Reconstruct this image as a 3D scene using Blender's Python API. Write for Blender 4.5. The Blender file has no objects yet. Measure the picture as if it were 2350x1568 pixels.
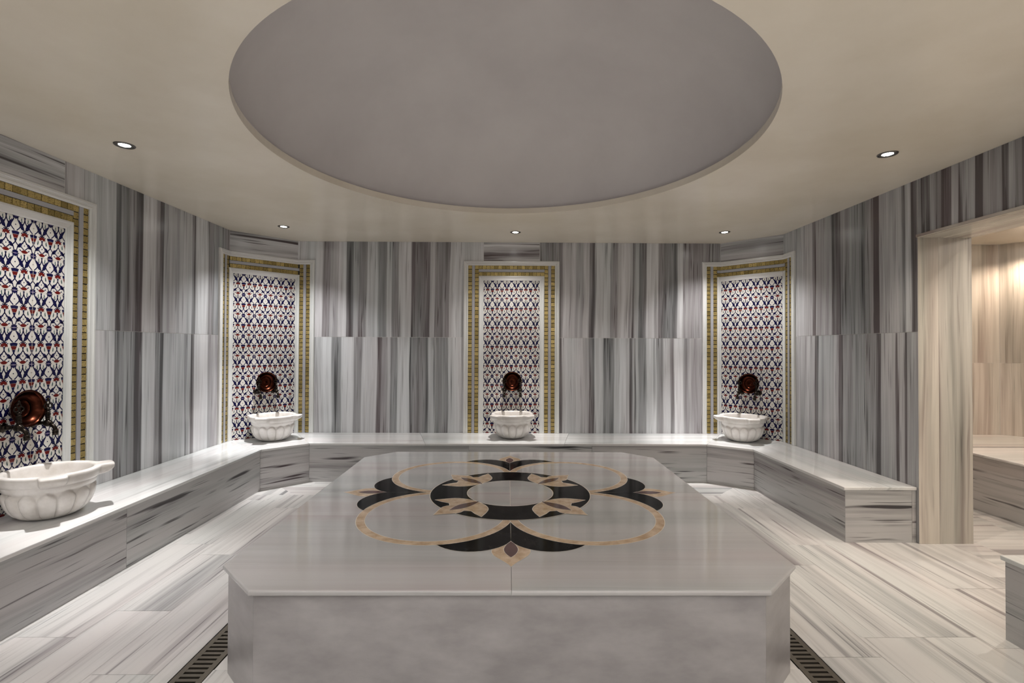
import bpy, bmesh, math, random
from mathutils import Vector, Matrix
random.seed(7)
C = bpy.context.scene.collection
S = bpy.context.scene
PI = math.pi

# ------------------------------------------------------------ measures (metres)
XL, XR, YB, ZC, ZB = -3.155, 3.165, 6.127, 2.811, 0.429
CL1, CL2 = (XL, 5.567), (-2.622, YB)          # left chamfer wall ends
CR1, CR2 = (XR, 5.607), (2.665, YB)           # right chamfer wall ends
YF = -1.6                                      # wall behind the camera
DY0, DY1, DZ, DX = 2.50, 3.762, 2.36, 3.585    # doorway in the right wall
BX0, BX1, BYF = -2.565, 2.611, 5.4645          # bench faces
SX, SY, SZ = 0.0155, 3.36, 0.5                 # central platform

# ------------------------------------------------------------ object helpers
def link(o, parent=None):
    C.objects.link(o)
    if parent: o.parent = parent
    return o
def tag(o, label=None, cat=None, group=None, kind=None):
    if label: o['label'] = label
    if cat: o['category'] = cat
    if group: o['group'] = group
    if kind: o['kind'] = kind
    return o
def empty(name, loc=(0, 0, 0), rz=0):
    o = bpy.data.objects.new(name, None); o.empty_display_size = .1
    o.location = loc; o.rotation_euler = (0, 0, rz)
    return link(o)
class MB:
    def __init__(s): s.v = []; s.f = []; s.uv = []; s.m = []; s.sm = []
    def face(s, pts, uvs=None, m=0, sm=False):
        b = len(s.v); s.v += [tuple(p) for p in pts]
        s.f.append(list(range(b, b + len(pts))))
        s.uv.append(uvs or [(p[0], p[1]) for p in pts]); s.m.append(m); s.sm.append(sm)
    def box(s, x0, x1, y0, y1, z0, z1, m=0, uv=None):
        """uv: function of point giving (across, along) stripe coordinates"""
        P = [(x0, y0, z0), (x1, y0, z0), (x1, y1, z0), (x0, y1, z0), (x0, y0, z1), (x1, y0, z1), (x1, y1, z1), (x0, y1, z1)]
        for q in ((0, 3, 2, 1), (4, 5, 6, 7), (0, 1, 5, 4), (1, 2, 6, 5), (2, 3, 7, 6), (3, 0, 4, 7)):
            pts = [P[i] for i in q]
            s.face(pts, [uv(p) for p in pts] if uv else None, m)
    def lathe(s, prof, n=24, axis='z', o=(0, 0, 0), m=0, sm=True):
        def P(r, h, a):
            c, t = r * math.cos(a), r * math.sin(a)
            p = (c, t, h) if axis == 'z' else ((c, h, t) if axis == 'y' else (h, c, t))
            return (p[0] + o[0], p[1] + o[1], p[2] + o[2])
        for k in range(len(prof) - 1):
            (r0, h0), (r1, h1) = prof[k], prof[k + 1]
            for i in range(n):
                a, b = 2 * PI * i / n, 2 * PI * (i + 1) / n
                pts = [P(r0, h0, a), P(r0, h0, b), P(r1, h1, b), P(r1, h1, a)]
                if axis == 'y': pts.reverse()
                if r0 < 1e-6: pts = pts[1:] if axis != 'y' else pts[:-1]
                elif r1 < 1e-6: pts = pts[:-1] if axis != 'y' else pts[1:]
                s.face(pts, None, m, sm)
    def torus(s, R, r, o, axis='y', n=18, k=8, m=0):
        def P(a, b):
            c = R + r * math.cos(b); x, y, z = c * math.cos(a), r * math.sin(b), c * math.sin(a)
            p = (x, y, z) if axis == 'y' else ((y, x, z) if axis == 'x' else (x, z, y))
            return (p[0] + o[0], p[1] + o[1], p[2] + o[2])
        for i in range(n):
            for j in range(k):
                a0, a1 = 2 * PI * i / n, 2 * PI * (i + 1) / n; b0, b1 = 2 * PI * j / k, 2 * PI * (j + 1) / k
                s.face([P(a0, b0), P(a0, b1), P(a1, b1), P(a1, b0)], None, m, True)
    def tube(s, path, rad, n=12, m=0):
        pts = [Vector(p) for p in path]; rings = []
        for i, p in enumerate(pts):
            t = (pts[min(i + 1, len(pts) - 1)] - pts[max(i - 1, 0)]).normalized()
            a = t.cross(Vector((1, 0, 0))); a = a.normalized() if a.length > .05 else t.cross(Vector((0, 1, 0))).normalized()
            b = t.cross(a); r = rad[i] if isinstance(rad, (list, tuple)) else rad
            rings.append([p + (a * math.cos(2 * PI * k / n) + b * math.sin(2 * PI * k / n)) * r for k in range(n)])
        for i in range(len(rings) - 1):
            for k in range(n):
                s.face([rings[i][k], rings[i][(k + 1) % n], rings[i + 1][(k + 1) % n], rings[i + 1][k]], None, m, True)
        s.face(rings[0][::-1], None, m); s.face(rings[-1], None, m)
    def build(s, name, mats, parent=None, weld=False, kind=None):
        me = bpy.data.meshes.new(name); me.from_pydata(s.v, [], s.f)
        ul = me.uv_layers.new(name='UVMap'); i = 0
        for p, uvs in zip(me.polygons, s.uv):
            for k, li in enumerate(p.loop_indices): ul.data[li].uv = uvs[k]
        for m in (mats if isinstance(mats, (list, tuple)) else [mats]): me.materials.append(m)
        for p, mi, sm in zip(me.polygons, s.m, s.sm): p.material_index = mi; p.use_smooth = sm
        if weld:
            bm = bmesh.new(); bm.from_mesh(me); bmesh.ops.remove_doubles(bm, verts=bm.verts, dist=1e-5)
            bmesh.ops.recalc_face_normals(bm, faces=bm.faces); bm.to_mesh(me); bm.free()
        me.validate(); me.update()
        o = bpy.data.objects.new(name, me); link(o, parent)
        if kind: o['kind'] = kind
        return o
def bevel(o, w, seg=2, ang=35):
    b = o.modifiers.new('bevel', 'BEVEL'); b.width = w; b.segments = seg; b.limit_method = 'ANGLE'; b.angle_limit = math.radians(ang)
    return o

# ------------------------------------------------------------ materials
def new_mat(name):
    m = bpy.data.materials.new(name); m.use_nodes = True
    nt = m.node_tree; nt.nodes.clear()
    out = nt.nodes.new('ShaderNodeOutputMaterial'); b = nt.nodes.new('ShaderNodeBsdfPrincipled')
    nt.links.new(b.outputs[0], out.inputs[0])
    return m, nt, b
class NG:
    """small expression helper over a node tree"""
    def __init__(s, nt): s.nt = nt
    def _in(s, sock, v):
        if isinstance(v, bpy.types.NodeSocket): s.nt.links.new(v, sock)
        else: sock.default_value = v
    def math(s, op, a, b=0.0, c=None, clamp=False):
        n = s.nt.nodes.new('ShaderNodeMath'); n.operation = op; n.use_clamp = clamp
        s._in(n.inputs[0], a); s._in(n.inputs[1], b)
        if c is not None: s._in(n.inputs[2], c)
        return n.outputs[0]
    def add(s, a, b): return s.math('ADD', a, b)
    def mul(s, a, b): return s.math('MULTIPLY', a, b)
    def vec(s, x, y, z=0.0):
        n = s.nt.nodes.new('ShaderNodeCombineXYZ'); s._in(n.inputs[0], x); s._in(n.inputs[1], y); s._in(n.inputs[2], z); return n.outputs[0]
    def noise(s, v, scale=1, detail=2, rough=.5):
        n = s.nt.nodes.new('ShaderNodeTexNoise'); s._in(n.inputs['Vector'], v)
        n.inputs['Scale'].default_value = scale; n.inputs['Detail'].default_value = detail; n.inputs['Roughness'].default_value = rough
        return n.outputs[0]
    def rng(s, v, a, b, c=0.0, d=1.0, smooth=False):
        n = s.nt.nodes.new('ShaderNodeMapRange'); s._in(n.inputs[0], v)
        for i, q in enumerate((a, b, c, d)): n.inputs[i + 1].default_value = q
        if smooth: n.interpolation_type = 'SMOOTHSTEP'
        return n.outputs[0]
    def mix(s, f, a, b):
        n = s.nt.nodes.new('ShaderNodeMix'); n.data_type = 'RGBA'
        s._in(n.inputs[0], f)
        for sock, v in ((n.inputs[6], a), (n.inputs[7], b)):
            s._in(sock, v if isinstance(v, bpy.types.NodeSocket) else (*v, 1))
        return n.outputs[2]
    def ramp(s, v, stops, interp='LINEAR'):
        n = s.nt.nodes.new('ShaderNodeValToRGB'); s._in(n.inputs[0], v); r = n.color_ramp; r.interpolation = interp
        while len(r.elements) > 1: r.elements.remove(r.elements[-1])
        r.elements[0].position = stops[0][0]; r.elements[0].color = (*[stops[0][1]] * 3, 1)
        for p, t in stops[1:]:
            e = r.elements.new(min(max(p, 0), 1)); e.color = (t, t, t, 1)
        return n.outputs[0]
    def uv(s):
        n = s.nt.nodes.new('ShaderNodeUVMap'); n.uv_map = 'UVMap'
        q = s.nt.nodes.new('ShaderNodeSeparateXYZ'); s.nt.links.new(n.outputs[0], q.inputs[0])
        return q.outputs[0], q.outputs[1]
    def obj(s):
        n = s.nt.nodes.new('ShaderNodeTexCoord'); return n.outputs['Object']
    def bump(s, bsdf, h, strength=.1, dist=.002):
        n = s.nt.nodes.new('ShaderNodeBump'); n.inputs['Strength'].default_value = strength; n.inputs['Distance'].default_value = dist
        s._in(n.inputs['Height'], h); s.nt.links.new(n.outputs[0], bsdf.inputs['Normal'])

def marble(name, light=(.74, .72, .70), dark=(.10, .10, .105), bands=None, rough=.16, scale=1.0, vein=.5, lean=1.0,
           base=(.35, .62), lo=.35, fine=.30, seed=0.0, veinv=.35):
    """striped marble; UV.x runs across the stripes and UV.y along them, in metres"""
    m, nt, b = new_mat(name); g = NG(nt); u, v = g.uv()
    w1 = g.noise(g.vec(g.mul(u, .9 * scale), g.mul(v, .55 * scale), seed), 1, 1)
    w2 = g.noise(g.vec(g.mul(u, 7 * scale), g.mul(v, 1.3 * scale), seed + 3), 1, 2)
    uu = g.add(u, g.add(g.mul(g.add(w1, -.5), .06 * lean), g.mul(g.add(w2, -.5), .013 * lean)))
    if bands:
        edges, u0, u1 = bands
        t = g.rng(uu, u0, u1)
        stops = []; e = .0025
        for a, c, tone in edges:
            A, B = (a - u0) / (u1 - u0), (c - u0) / (u1 - u0)
            stops += [(A + e, tone), (B - e, tone)]
        tone = g.ramp(t, sorted(stops))
    else:
        n0 = g.noise(g.vec(g.mul(uu, 5.5 * scale), g.mul(v, .22 * scale), seed + 11), 1, 3, .55)
        tone = g.rng(n0, base[0], base[1], lo, 1.0)
    f1 = g.noise(g.vec(g.mul(uu, 19 * scale), g.mul(v, .55 * scale), seed + 5), 1, 2, .6)
    f2 = g.noise(g.vec(g.mul(uu, 120 * scale), g.mul(v, 1.6 * scale), seed + 7), 1, 1, .6)
    vn = g.noise(g.vec(g.mul(uu, 16 * scale), g.mul(v, veinv * scale), seed + 9), 1, 2, .5)
    vl = g.rng(vn, .30, .385, -vein, 0)
    tone = g.add(tone, g.mul(g.add(f1, -.5), fine * 2.2))
    tone = g.add(tone, g.mul(g.add(f2, -.5), fine * .9))
    v2 = g.noise(g.vec(g.mul(uu, 58 * scale), g.mul(v, 1.5 * scale), seed + 13), 1, 1, .5)
    tone = g.add(tone, g.rng(v2, .27, .36, -vein * .7, 0))
    tone = g.add(tone, vl)
    tone = g.math('MULTIPLY', tone, 1.0, clamp=True)
    hue = g.rng(g.noise(g.vec(g.mul(uu, 3.5 * scale), g.mul(v, .3 * scale), seed + 21), 1, 1), .38, .62)
    d = g.mix(hue, (dark[0] * 1.22, dark[1] * 1.0, dark[2] * 1.0), (dark[0] * .92, dark[1] * 1.0, dark[2] * .97))
    l = g.mix(hue, light, (light[0] * .95, light[1] * .985, light[2] * .985))
    col = g.mix(tone, d, l)
    nt.links.new(col, b.inputs['Base Color'])
    b.inputs['Roughness'].default_value = rough; b.inputs['IOR'].default_value = 1.45
    nt.links.new(g.rng(f1, 0, 1, rough * .8, rough * 1.25), b.inputs['Roughness'])
    return m
def cloudy(name, c1, c2, rough=.3, scale=3, detail=4, spec=.5, stretch=(1, 1, 1), bump=0, contrast=(.35, .65)):
    m, nt, b = new_mat(name); g = NG(nt)
    n = nt.nodes.new('ShaderNodeMapping'); nt.links.new(g.obj(), n.inputs[0]); n.inputs['Scale'].default_value = stretch
    f = g.noise(n.outputs[0], scale, detail, .6)
    nt.links.new(g.mix(g.rng(f, *contrast), c1, c2), b.inputs['Base Color'])
    b.inputs['Roughness'].default_value = rough; b.inputs['Specular IOR Level'].default_value = spec
    if bump: g.bump(b, f, bump)
    return m
def flat(name, c, rough=.4, metal=0, spec=.5, emit=0, ecol=None):
    m, nt, b = new_mat(name); g = NG(nt)
    f = g.noise(g.obj(), 9, 3)
    nt.links.new(g.mix(f, tuple(x * .93 for x in c), tuple(min(1, x * 1.06) for x in c)), b.inputs['Base Color'])
    b.inputs['Roughness'].default_value = rough; b.inputs['Metallic'].default_value = metal; b.inputs['Specular IOR Level'].default_value = spec
    if emit:
        b.inputs['Emission Color'].default_value = (*(ecol or c), 1); b.inputs['Emission Strength'].default_value = emit
    return m

# stripe bands read off each wall: (from, to, tone)
def bk(x, left=True): return ((680 if left else 1270) + x / 3.485 - 1166.5) / 1126 * YB
def bands_from(lst, f, start):
    out = []; a = start
    for x, t in lst: out.append((f(a), f(x), t)); a = x
    return out
def mkbands(lst, f, start):
    e = bands_from(lst, f, start)
    e = [(min(a, b), max(a, b), t) for a, b, t in e]; e.sort()
    return (e[:16], e[0][0], e[min(15, len(e) - 1)][1])
B_LU = mkbands([(215, .88), (275, .30), (340, .55), (405, .88), (460, .16), (505, .52), (570, .28), (655, .78), (725, .34), (765, .75), (820, .36), (920, .84), (1070, .2), (1110, .7), (1225, .28), (1340, .82)], lambda x: bk(x), 150)
B_LL = mkbands([(225, .74), (290, .95), (365, .35), (460, .86), (525, .4), (645, .82), (680, .08), (730, .5), (755, .78), (812, .34), (910, .9), (1060, .26), (1115, .72), (1220, .3), (1340, .82)], lambda x: bk(x), 150)
B_RU = mkbands([(75, .3), (180, .68), (240, .52), (290, .68), (335, .14), (460, .84), (520, .36), (635, .8), (655, .12), (690, .66), (750, .2), (845, .88), (960, .3), (1000, .16), (1045, .78), (1215, .36)], lambda x: bk(x, False), 45)
B_RL = mkbands([(70, .2), (215, .72), (285, .62), (330, .18), (400, .84), (490, .26), (610, .82), (635, .14), (680, .58), (745, .32), (825, .9), (880, .42), (940, .74), (970, .34), (1045, .9), (1215, .5)], lambda x: bk(x, False), 45)
lw = lambda x: 3552 / (1166.5 - (200 + x / 2.176))
rw = lambda x: 3564 / (1800 + x / 1.889 - 1166.5)
B_W1 = mkbands([(150, .72), (175, .06), (250, .32), (285, .05), (350, .78), (370, .4), (390, .08), (470, .55), (530, .68), (548, .22), (610, .86), (640, .34), (700, .42)], lw, -5)
B_W2 = mkbands([(40, .5), (150, .78), (172, .08), (250, .34), (288, .06), (350, .8), (375, .4), (392, .1), (480, .58), (528, .66), (545, .2), (610, .88), (640, .45), (700, .5)], lw, -5)
B_E1 = mkbands([(130, .66), (145, .22), (215, .5), (255, .08), (330, .36), (400, .24), (425, .0), (525, .52), (540, .2), (565, .6), (585, .08)], rw, 50)
B_E2 = mkbands([(140, .66), (155, .1), (245, .6), (262, .0), (410, .36), (430, .0), (535, .54), (545, .12), (585, .46)], rw, 50)
B_E3 = mkbands([(610, .4), (650, .04), (700, .3), (745, .0), (850, .5), (885, .0), (970, .4), (1000, .0), (1060, .35), (1100, .1), (1200, .5), (1300, .1), (1400, .5)], rw, 570)

MW = dict(light=(.72, .715, .725), dark=(.082, .077, .081), rough=.24, fine=.40)
M = {}
M['w_lu'] = marble('wall_marble_a', bands=B_LU, seed=1, **MW)
M['w_ll'] = marble('wall_marble_b', bands=B_LL, seed=2, **MW)
M['w_ru'] = marble('wall_marble_c', bands=B_RU, seed=3, **MW)
M['w_rl'] = marble('wall_marble_d', bands=B_RL, seed=4, **MW)
M['w_w1'] = marble('wall_marble_e', bands=B_W1, seed=5, lean=.5, **MW)
M['w_w2'] = marble('wall_marble_f', bands=B_W2, seed=6, lean=.5, **MW)
M['w_e1'] = marble('wall_marble_g', bands=B_E1, seed=7, lean=.5, **MW)
M['w_e2'] = marble('wall_marble_h', bands=B_E2, seed=8, lean=.5, **MW)
M['w_e3'] = marble('wall_marble_i', bands=B_E3, seed=9, lean=.35, **MW)
M['w'] = marble('wall_marble_plain', seed=12, lo=.15, **MW)
M['w_head'] = marble('wall_marble_head', seed=15, lo=.1, vein=.9, **MW)
M['w_jamb'] = marble('jamb_marble', light=(.68, .62, .54), dark=(.26, .235, .21), seed=17, vein=.4, fine=.42, rough=.25, lo=.45, scale=1.3, base=(.4, .56))
M['w_jamb2'] = marble('jamb_marble_dark', light=(.56, .52, .46), dark=(.19, .175, .16), seed=18, vein=.45, fine=.42, rough=.25, lo=.35, scale=1.3, base=(.4, .58))
M['w_room'] = marble('inner_room_marble', light=(.74, .68, .62), dark=(.24, .205, .175), seed=19, vein=.4, fine=.40, rough=.25, lo=.3)
M['seat'] = marble('seat_marble', light=(.80, .79, .775), dark=(.30, .30, .31), seed=23, vein=.35, fine=.16, rough=.16, lo=.62, scale=.9)
M['riser'] = marble('riser_marble', light=(.53, .515, .51), dark=(.06, .055, .06), seed=29, vein=.95, fine=.34, rough=.22, lo=.5, scale=1.1, base=(.3, .5), veinv=1.0)
M['floor'] = marble('floor_marble', light=(.67, .645, .62), dark=(.13, .13, .14), seed=31, vein=.68, fine=.44, rough=.2, lo=.45, scale=.8, base=(.32, .5))
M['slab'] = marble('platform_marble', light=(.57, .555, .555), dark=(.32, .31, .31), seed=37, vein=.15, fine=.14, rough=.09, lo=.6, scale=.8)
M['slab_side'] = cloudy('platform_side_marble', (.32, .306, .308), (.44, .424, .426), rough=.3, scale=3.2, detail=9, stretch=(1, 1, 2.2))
M['frame'] = marble('frame_marble', light=(.78, .765, .74), dark=(.38, .38, .39), seed=41, vein=.2, fine=.12, rough=.22, lo=.65)
M['strip'] = flat('grey_marble_strip', (.40, .40, .42), .25)
M['grout'] = flat('grout', (.66, .64, .61), .8)
M['dgrout'] = flat('dark_grout', (.03, .025, .018), .7)
M['line'] = flat('white_joint', (.78, .72, .62), .4)
M['basin'] = cloudy('basin_marble', (.60, .565, .52), (.82, .79, .76), rough=.22, scale=5, detail=5, contrast=(.3, .6))
M['black'] = cloudy('black_marble', (.004, .004, .0045), (.018, .017, .0175), rough=.10, scale=9, detail=6, spec=.13)
M['black'].node_tree.nodes['Principled BSDF'].inputs['IOR'].default_value = 1.22
M['beige'] = cloudy('beige_travertine', (.48, .33, .20), (.74, .57, .40), rough=.14, scale=16, detail=7)
M['maroon'] = cloudy('maroon_marble', (.06, .016, .014), (.11, .035, .03), rough=.12, scale=12)
M['ceiling'] = cloudy('ceiling_plaster', (.76, .69, .565), (.84, .775, .66), rough=.24, scale=1.1, detail=7, spec=.5)
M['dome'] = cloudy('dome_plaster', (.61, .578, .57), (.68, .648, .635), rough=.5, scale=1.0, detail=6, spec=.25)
M['tile'] = flat('glazed_white', (.67, .64, .59), .14)
M['navy'] = flat('glaze_navy', (.006, .006, .045), .14, spec=.28)
M['red'] = flat('glaze_red', (.125, .010, .009), .14, spec=.3)
M['green'] = flat('glaze_teal', (.01, .055, .06), .12)
M['violet'] = flat('glaze_violet', (.09, .06, .20), .12)
M['tgrout'] = flat('tile_joint', (.66, .60, .50), .6)
M['bronze'] = flat('dark_bronze', (.020, .015, .011), .26, metal=.85)
M['chrome'] = flat('brushed_trim', (.16, .15, .14), .35, metal=1)
M['steel'] = flat('grate_metal', (.17, .15, .12), .38, metal=.8)
M['pit'] = flat('channel_dark', (.01, .009, .008), .7)
M['lamp'] = flat('lamp_glow', (1, 1, 1), .4, emit=40, ecol=(1, .97, .92))
def gold():
    m, nt, b = new_mat('gold_mosaic'); g = NG(nt); u, v = g.uv()
    n = g.noise(g.vec(u, v), 1, 0)
    w = nt.nodes.new('ShaderNodeTexWhiteNoise'); w.noise_dimensions = '2D'; nt.links.new(g.vec(u, v), w.inputs['Vector'])
    f = g.noise(g.obj(), 120, 3, .7)
    c = g.mix(w.outputs[0], (.28, .21, .065), (.66, .51, .20))
    c = g.mix(g.rng(f, .36, .46), (.07, .045, .015), c)
    nt.links.new(c, b.inputs['Base Color']); b.inputs['Metallic'].default_value = .55; b.inputs['Roughness'].default_value = .32
    g.bump(b, f, .25, .002)
    return m
M['gold'] = gold()
def copper():
    m, nt, b = new_mat('copper'); g = NG(nt)
    f = g.noise(g.obj(), 14, 4)
    nt.links.new(g.mix(f, (.022, .005, .003), (.075, .021, .011)), b.inputs['Base Color'])
    b.inputs['Metallic'].default_value = 1; b.inputs['Roughness'].default_value = .26
    return m
M['copper'] = copper()

# ------------------------------------------------------------ geometry utilities
def clip(poly, a, b, c):
    """keep the part of a 2D polygon where a*x+b*y<=c"""
    out = []
    for i in range(len(poly)):
        p, q = poly[i], poly[(i + 1) % len(poly)]
        dp, dq = a * p[0] + b * p[1] - c, a * q[0] + b * q[1] - c
        if dp <= 0: out.append(p)
        if dp * dq < 0:
            t = dp / (dp - dq); out.append((p[0] + (q[0] - p[0]) * t, p[1] + (q[1] - p[1]) * t))
    return out
def ccw(P):
    return P if sum(P[i][0] * P[(i + 1) % len(P)][1] - P[(i + 1) % len(P)][0] * P[i][1] for i in range(len(P))) >= 0 else P[::-1]
class Path:
    """unrolled wall line: s runs along it, d is the distance into the room"""
    def __init__(s, pts):
        s.p = [Vector(p) for p in pts]; s.L = [0]
        for a, b in zip(s.p, s.p[1:]): s.L.append(s.L[-1] + (b - a).length)
        s.t = [(b - a).normalized() for a, b in zip(s.p, s.p[1:])]
        s.n = [Vector((t.y, -t.x)) for t in s.t]       # room side for a path that runs clockwise seen from above
    def at(s, q, d=0):
        i = 0
        while i < len(s.t) - 1 and q > s.L[i + 1] + 1e-9: i += 1
        w = s.p[i] + s.t[i] * (q - s.L[i])
        r = w + s.n[i] * d
        if d > 0:                                       # stay on this side of the mitres
            for j, sg in ((i, 1), (i + 1, -1)):
                if 0 < j < len(s.p) - 1:
                    k = d * math.tan(math.acos(max(-1, min(1, s.t[j - 1].dot(s.t[j])))) / 2)
                    dist = (q - s.L[j]) * sg
                    if dist < k: r = s.p[j] + s.t[i] * (k * sg) + s.n[i] * d
        return r
    def P(s, q, z, d=0):
        r = s.at(q, d); return (r.x, r.y, z)
    def cuts(s, a, b): return [a] + [l for l in s.L[1:-1] if a + 1e-6 < l < b - 1e-6] + [b]

# ------------------------------------------------------------ walls
def wall(name, a, b, slabs, mats, z0=0, z1=ZC, back=.0012):
    """slabs: (s0, s1, z0, z1, material index, mode, du, dv). mode v: vertical stripes, h: horizontal stripes"""
    pa = Path([a, b]); L = pa.L[-1]; mb = MB(); g = .0014
    gi = len(mats)
    mb.face([pa.P(0, z0, -back), pa.P(L, z0, -back), pa.P(L, z1, -back), pa.P(0, z1, -back)], None, gi)
    for s0, s1, y0, y1, mi, mode, du, dv in slabs:
        q = [(s0 + g, y0 + g), (s1 - g, y0 + g), (s1 - g, y1 - g), (s0 + g, y1 - g)]
        uv = [((s + du, z + dv) if mode == 'v' else (z + du, s + dv)) for s, z in q]
        mb.face([pa.P(s, z) for s, z in q], uv, mi)
        for i in range(4):
            j = (i + 1) % 4
            mb.face([pa.P(*q[i]), pa.P(*q[i], -back), pa.P(*q[j], -back), pa.P(*q[j])], [uv[i], uv[i], uv[j], uv[j]], mi)
    o = mb.build(name, list(mats) + [M['grout']], None, kind='structure'); return o
ZS = 1.618   # horizontal joint of the cladding
def rows(cuts, mi_u, mi_l, uoff, zt=ZC, zs=ZS):
    out = []
    for a, b in zip(cuts, cuts[1:]):
        out += [(a, b, 0, zs, mi_l, 'v', uoff, random.uniform(0, 9)), (a, b, zs, zt, mi_u, 'v', uoff, random.uniform(10, 19))]
    return out
# back wall, s = X - CL2.x ; bands are in X
bx = CL2[0]
sl = []
PC = 0.041                                   # centre of the middle panel
for (a, b, mu, ml) in ((CL2[0], -1.775, 0, 1), (-1.775, -.9, 0, 1), (-.9, PC - .35, 0, 1), (PC + .35, .62, 2, 3), (.62, 1.577, 2, 3), (1.577, CR2[0], 2, 3)):
    sl += [(a - bx, b - bx, 0, ZS, ml, 'v', bx, 0), (a - bx, b - bx, ZS, ZC, mu, 'v', bx, 3)]
sl += [(PC - .35 - bx, PC + .35 - bx, 0, 2.5, 4, 'v', 0, 0), (PC - .35 - bx, PC + .35 - bx, 2.5, ZC, 4, 'h', 4.3, 0)]
wall('wall_back', CL2, CR2, sl, [M['w_lu'], M['w_ll'], M['w_ru'], M['w_rl'], M['w_head']])
# left wall, s = Y - YF ; bands are in Y
sl = []; l0 = YF
for a, b in ((YF, .6), (.6, 1.7), (1.7, 2.8)):
    sl += [(a - l0, b - l0, 0, ZS, 2, 'v', 0, 0), (a - l0, b - l0, ZS, ZC, 2, 'v', 1, 3)]
sl += [(2.8 - l0, 3.5 - l0, 0, 2.5, 2, 'v', 0, 0), (2.8 - l0, 3.5 - l0, 2.5, ZC, 3, 'h', 1.1, 0)]
for a, b in ((3.5, 3.73), (3.73, 4.46), (4.46, CL1[1])):
    sl += [(a - l0, b - l0, 0, ZS, 1, 'v', l0, 0), (a - l0, b - l0, ZS, ZC, 0, 'v', l0, 3)]
wall('wall_left', (XL, YF), CL1, sl, [M['w_w1'], M['w_w2'], M['w'], M['w_head']])
# chamfer walls
for nm, a, b, du in (('wall_back_left', CL1, CL2, 2.2), ('wall_back_right', CR2, CR1, 6.7)):
    L = (Vector(b) - Vector(a)).length
    wall(nm, a, b, [(0, L, 0, 2.5, 0, 'v', 0, 0), (0, L, 2.5, ZC, 1, 'h', du, 0)], [M['w'], M['w_head']])
# right wall: far pier, lintel, near pier. path runs from far to near, s = CR1.y - Y
def right_piece(name, y1, y0, z0, z1, slabs):
    o = wall(name, (XR, y1), (XR, y0), slabs, [M['w_e1'], M['w_e2'], M['w_e3'], M['w']], z0, z1); return o
sl = []
def uvy(mb_mode): return None
def wall_y(name, segs, z0, z1, mats):
    """right wall pieces, UV.x = Y"""
    mb = MB(); g = .0014
    ys = [s[0] for s in segs] + [s[1] for s in segs]
    mb.face([(XR + .0012, max(ys), z0), (XR + .0012, min(ys), z0), (XR + .0012, min(ys), z1), (XR + .0012, max(ys), z1)], None, len(mats))
    for y0, y1, a, b, mi, dv in segs:
        q = [(XR, y1 - g, a + g), (XR, y0 + g, a + g), (XR, y0 + g, b - g), (XR, y1 - g, b - g)]
        mb.face(q, [(p[1], p[2] + dv) for p in q], mi)
    return mb
mats = [M['w_e1'], M['w_e2'], M['w_e3'], M['w'], M['grout'], M['w_jamb'], M['w_jamb2']]
mb = wall_y('w', [(4.32, CR1[1], 0, 1.63, 1, 0), (DY1, 4.32, 0, 1.63, 1, 1), (4.32, CR1[1], 1.63, ZC, 0, 3), (DY1, 4.32, 1.63, ZC, 0, 4)], 0, ZC, mats[:4])
def addq(mb, pts, uvs, mi): mb.face(pts, uvs, mi)
# jamb facing the camera, two slabs
for x0, x1, mi, u0 in ((XR, 3.325, 5, 0.0), (3.325, DX, 6, 2.0)):
    q = [(x0 + .001, DY1, 0), (x1, DY1, 0), (x1, DY1, DZ + .05), (x0 + .001, DY1, DZ + .05)]
    mb.face(q, [(p[0] + u0, p[2]) for p in q], mi)
o = mb.build('wall_right', mats, None, kind='structure')
mb = wall_y('w', [(2.9, DY1, DZ, ZC, 2, 0), (DY0, 2.9, DZ, ZC, 2, 0)], DZ, ZC, mats[:4])
g_ = .001
for y0, y1, du in ((DY0, 3.1, 0), (3.1, DY1, 1.3)):                      # soffit, with a small nosing along the edge
    q = [(XR - .012, y0 + g_, DZ), (XR - .012, y1 - g_, DZ), (DX, y1 - g_, DZ), (DX, y0 + g_, DZ)]
    mb.face(q, [(p[0] + du, p[1]) for p in q], 5)
mb.box(XR - .014, XR + .0, DY0, DY1, DZ + .001, DZ + .022, 6)
mb.face([(DX, DY0, DZ), (DX, DY1, DZ), (DX, DY1, ZC), (DX, DY0, ZC)], None, 5)
mb.build('wall_right', mats, None, kind='structure')
mb = wall_y('w', [(YF, .5, 0, 1.63, 3, 0), (.5, DY0, 0, 1.63, 3, 5), (YF, .5, 1.63, ZC, 3, 1), (.5, DY0, 1.63, ZC, 3, 8)], 0, ZC, mats[:4])
mb.face([(XR, DY0, 0), (DX, DY0, 0), (DX, DY0, ZC), (XR, DY0, ZC)], [(0, 0), (.42, 0), (.42, 2.8), (0, 2.8)], 5)
mb.face([(DX, YF, 0), (DX, DY0, 0), (DX, DY0, ZC), (DX, YF, ZC)], None, 3)
mb.build('wall_right', mats, None, kind='structure')
wall('wall_front', (XR, YF), (XL, YF), rows([0, 1, 2, 3, 4, 5, 6.32], 0, 0, 0), [M['w']])
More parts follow.
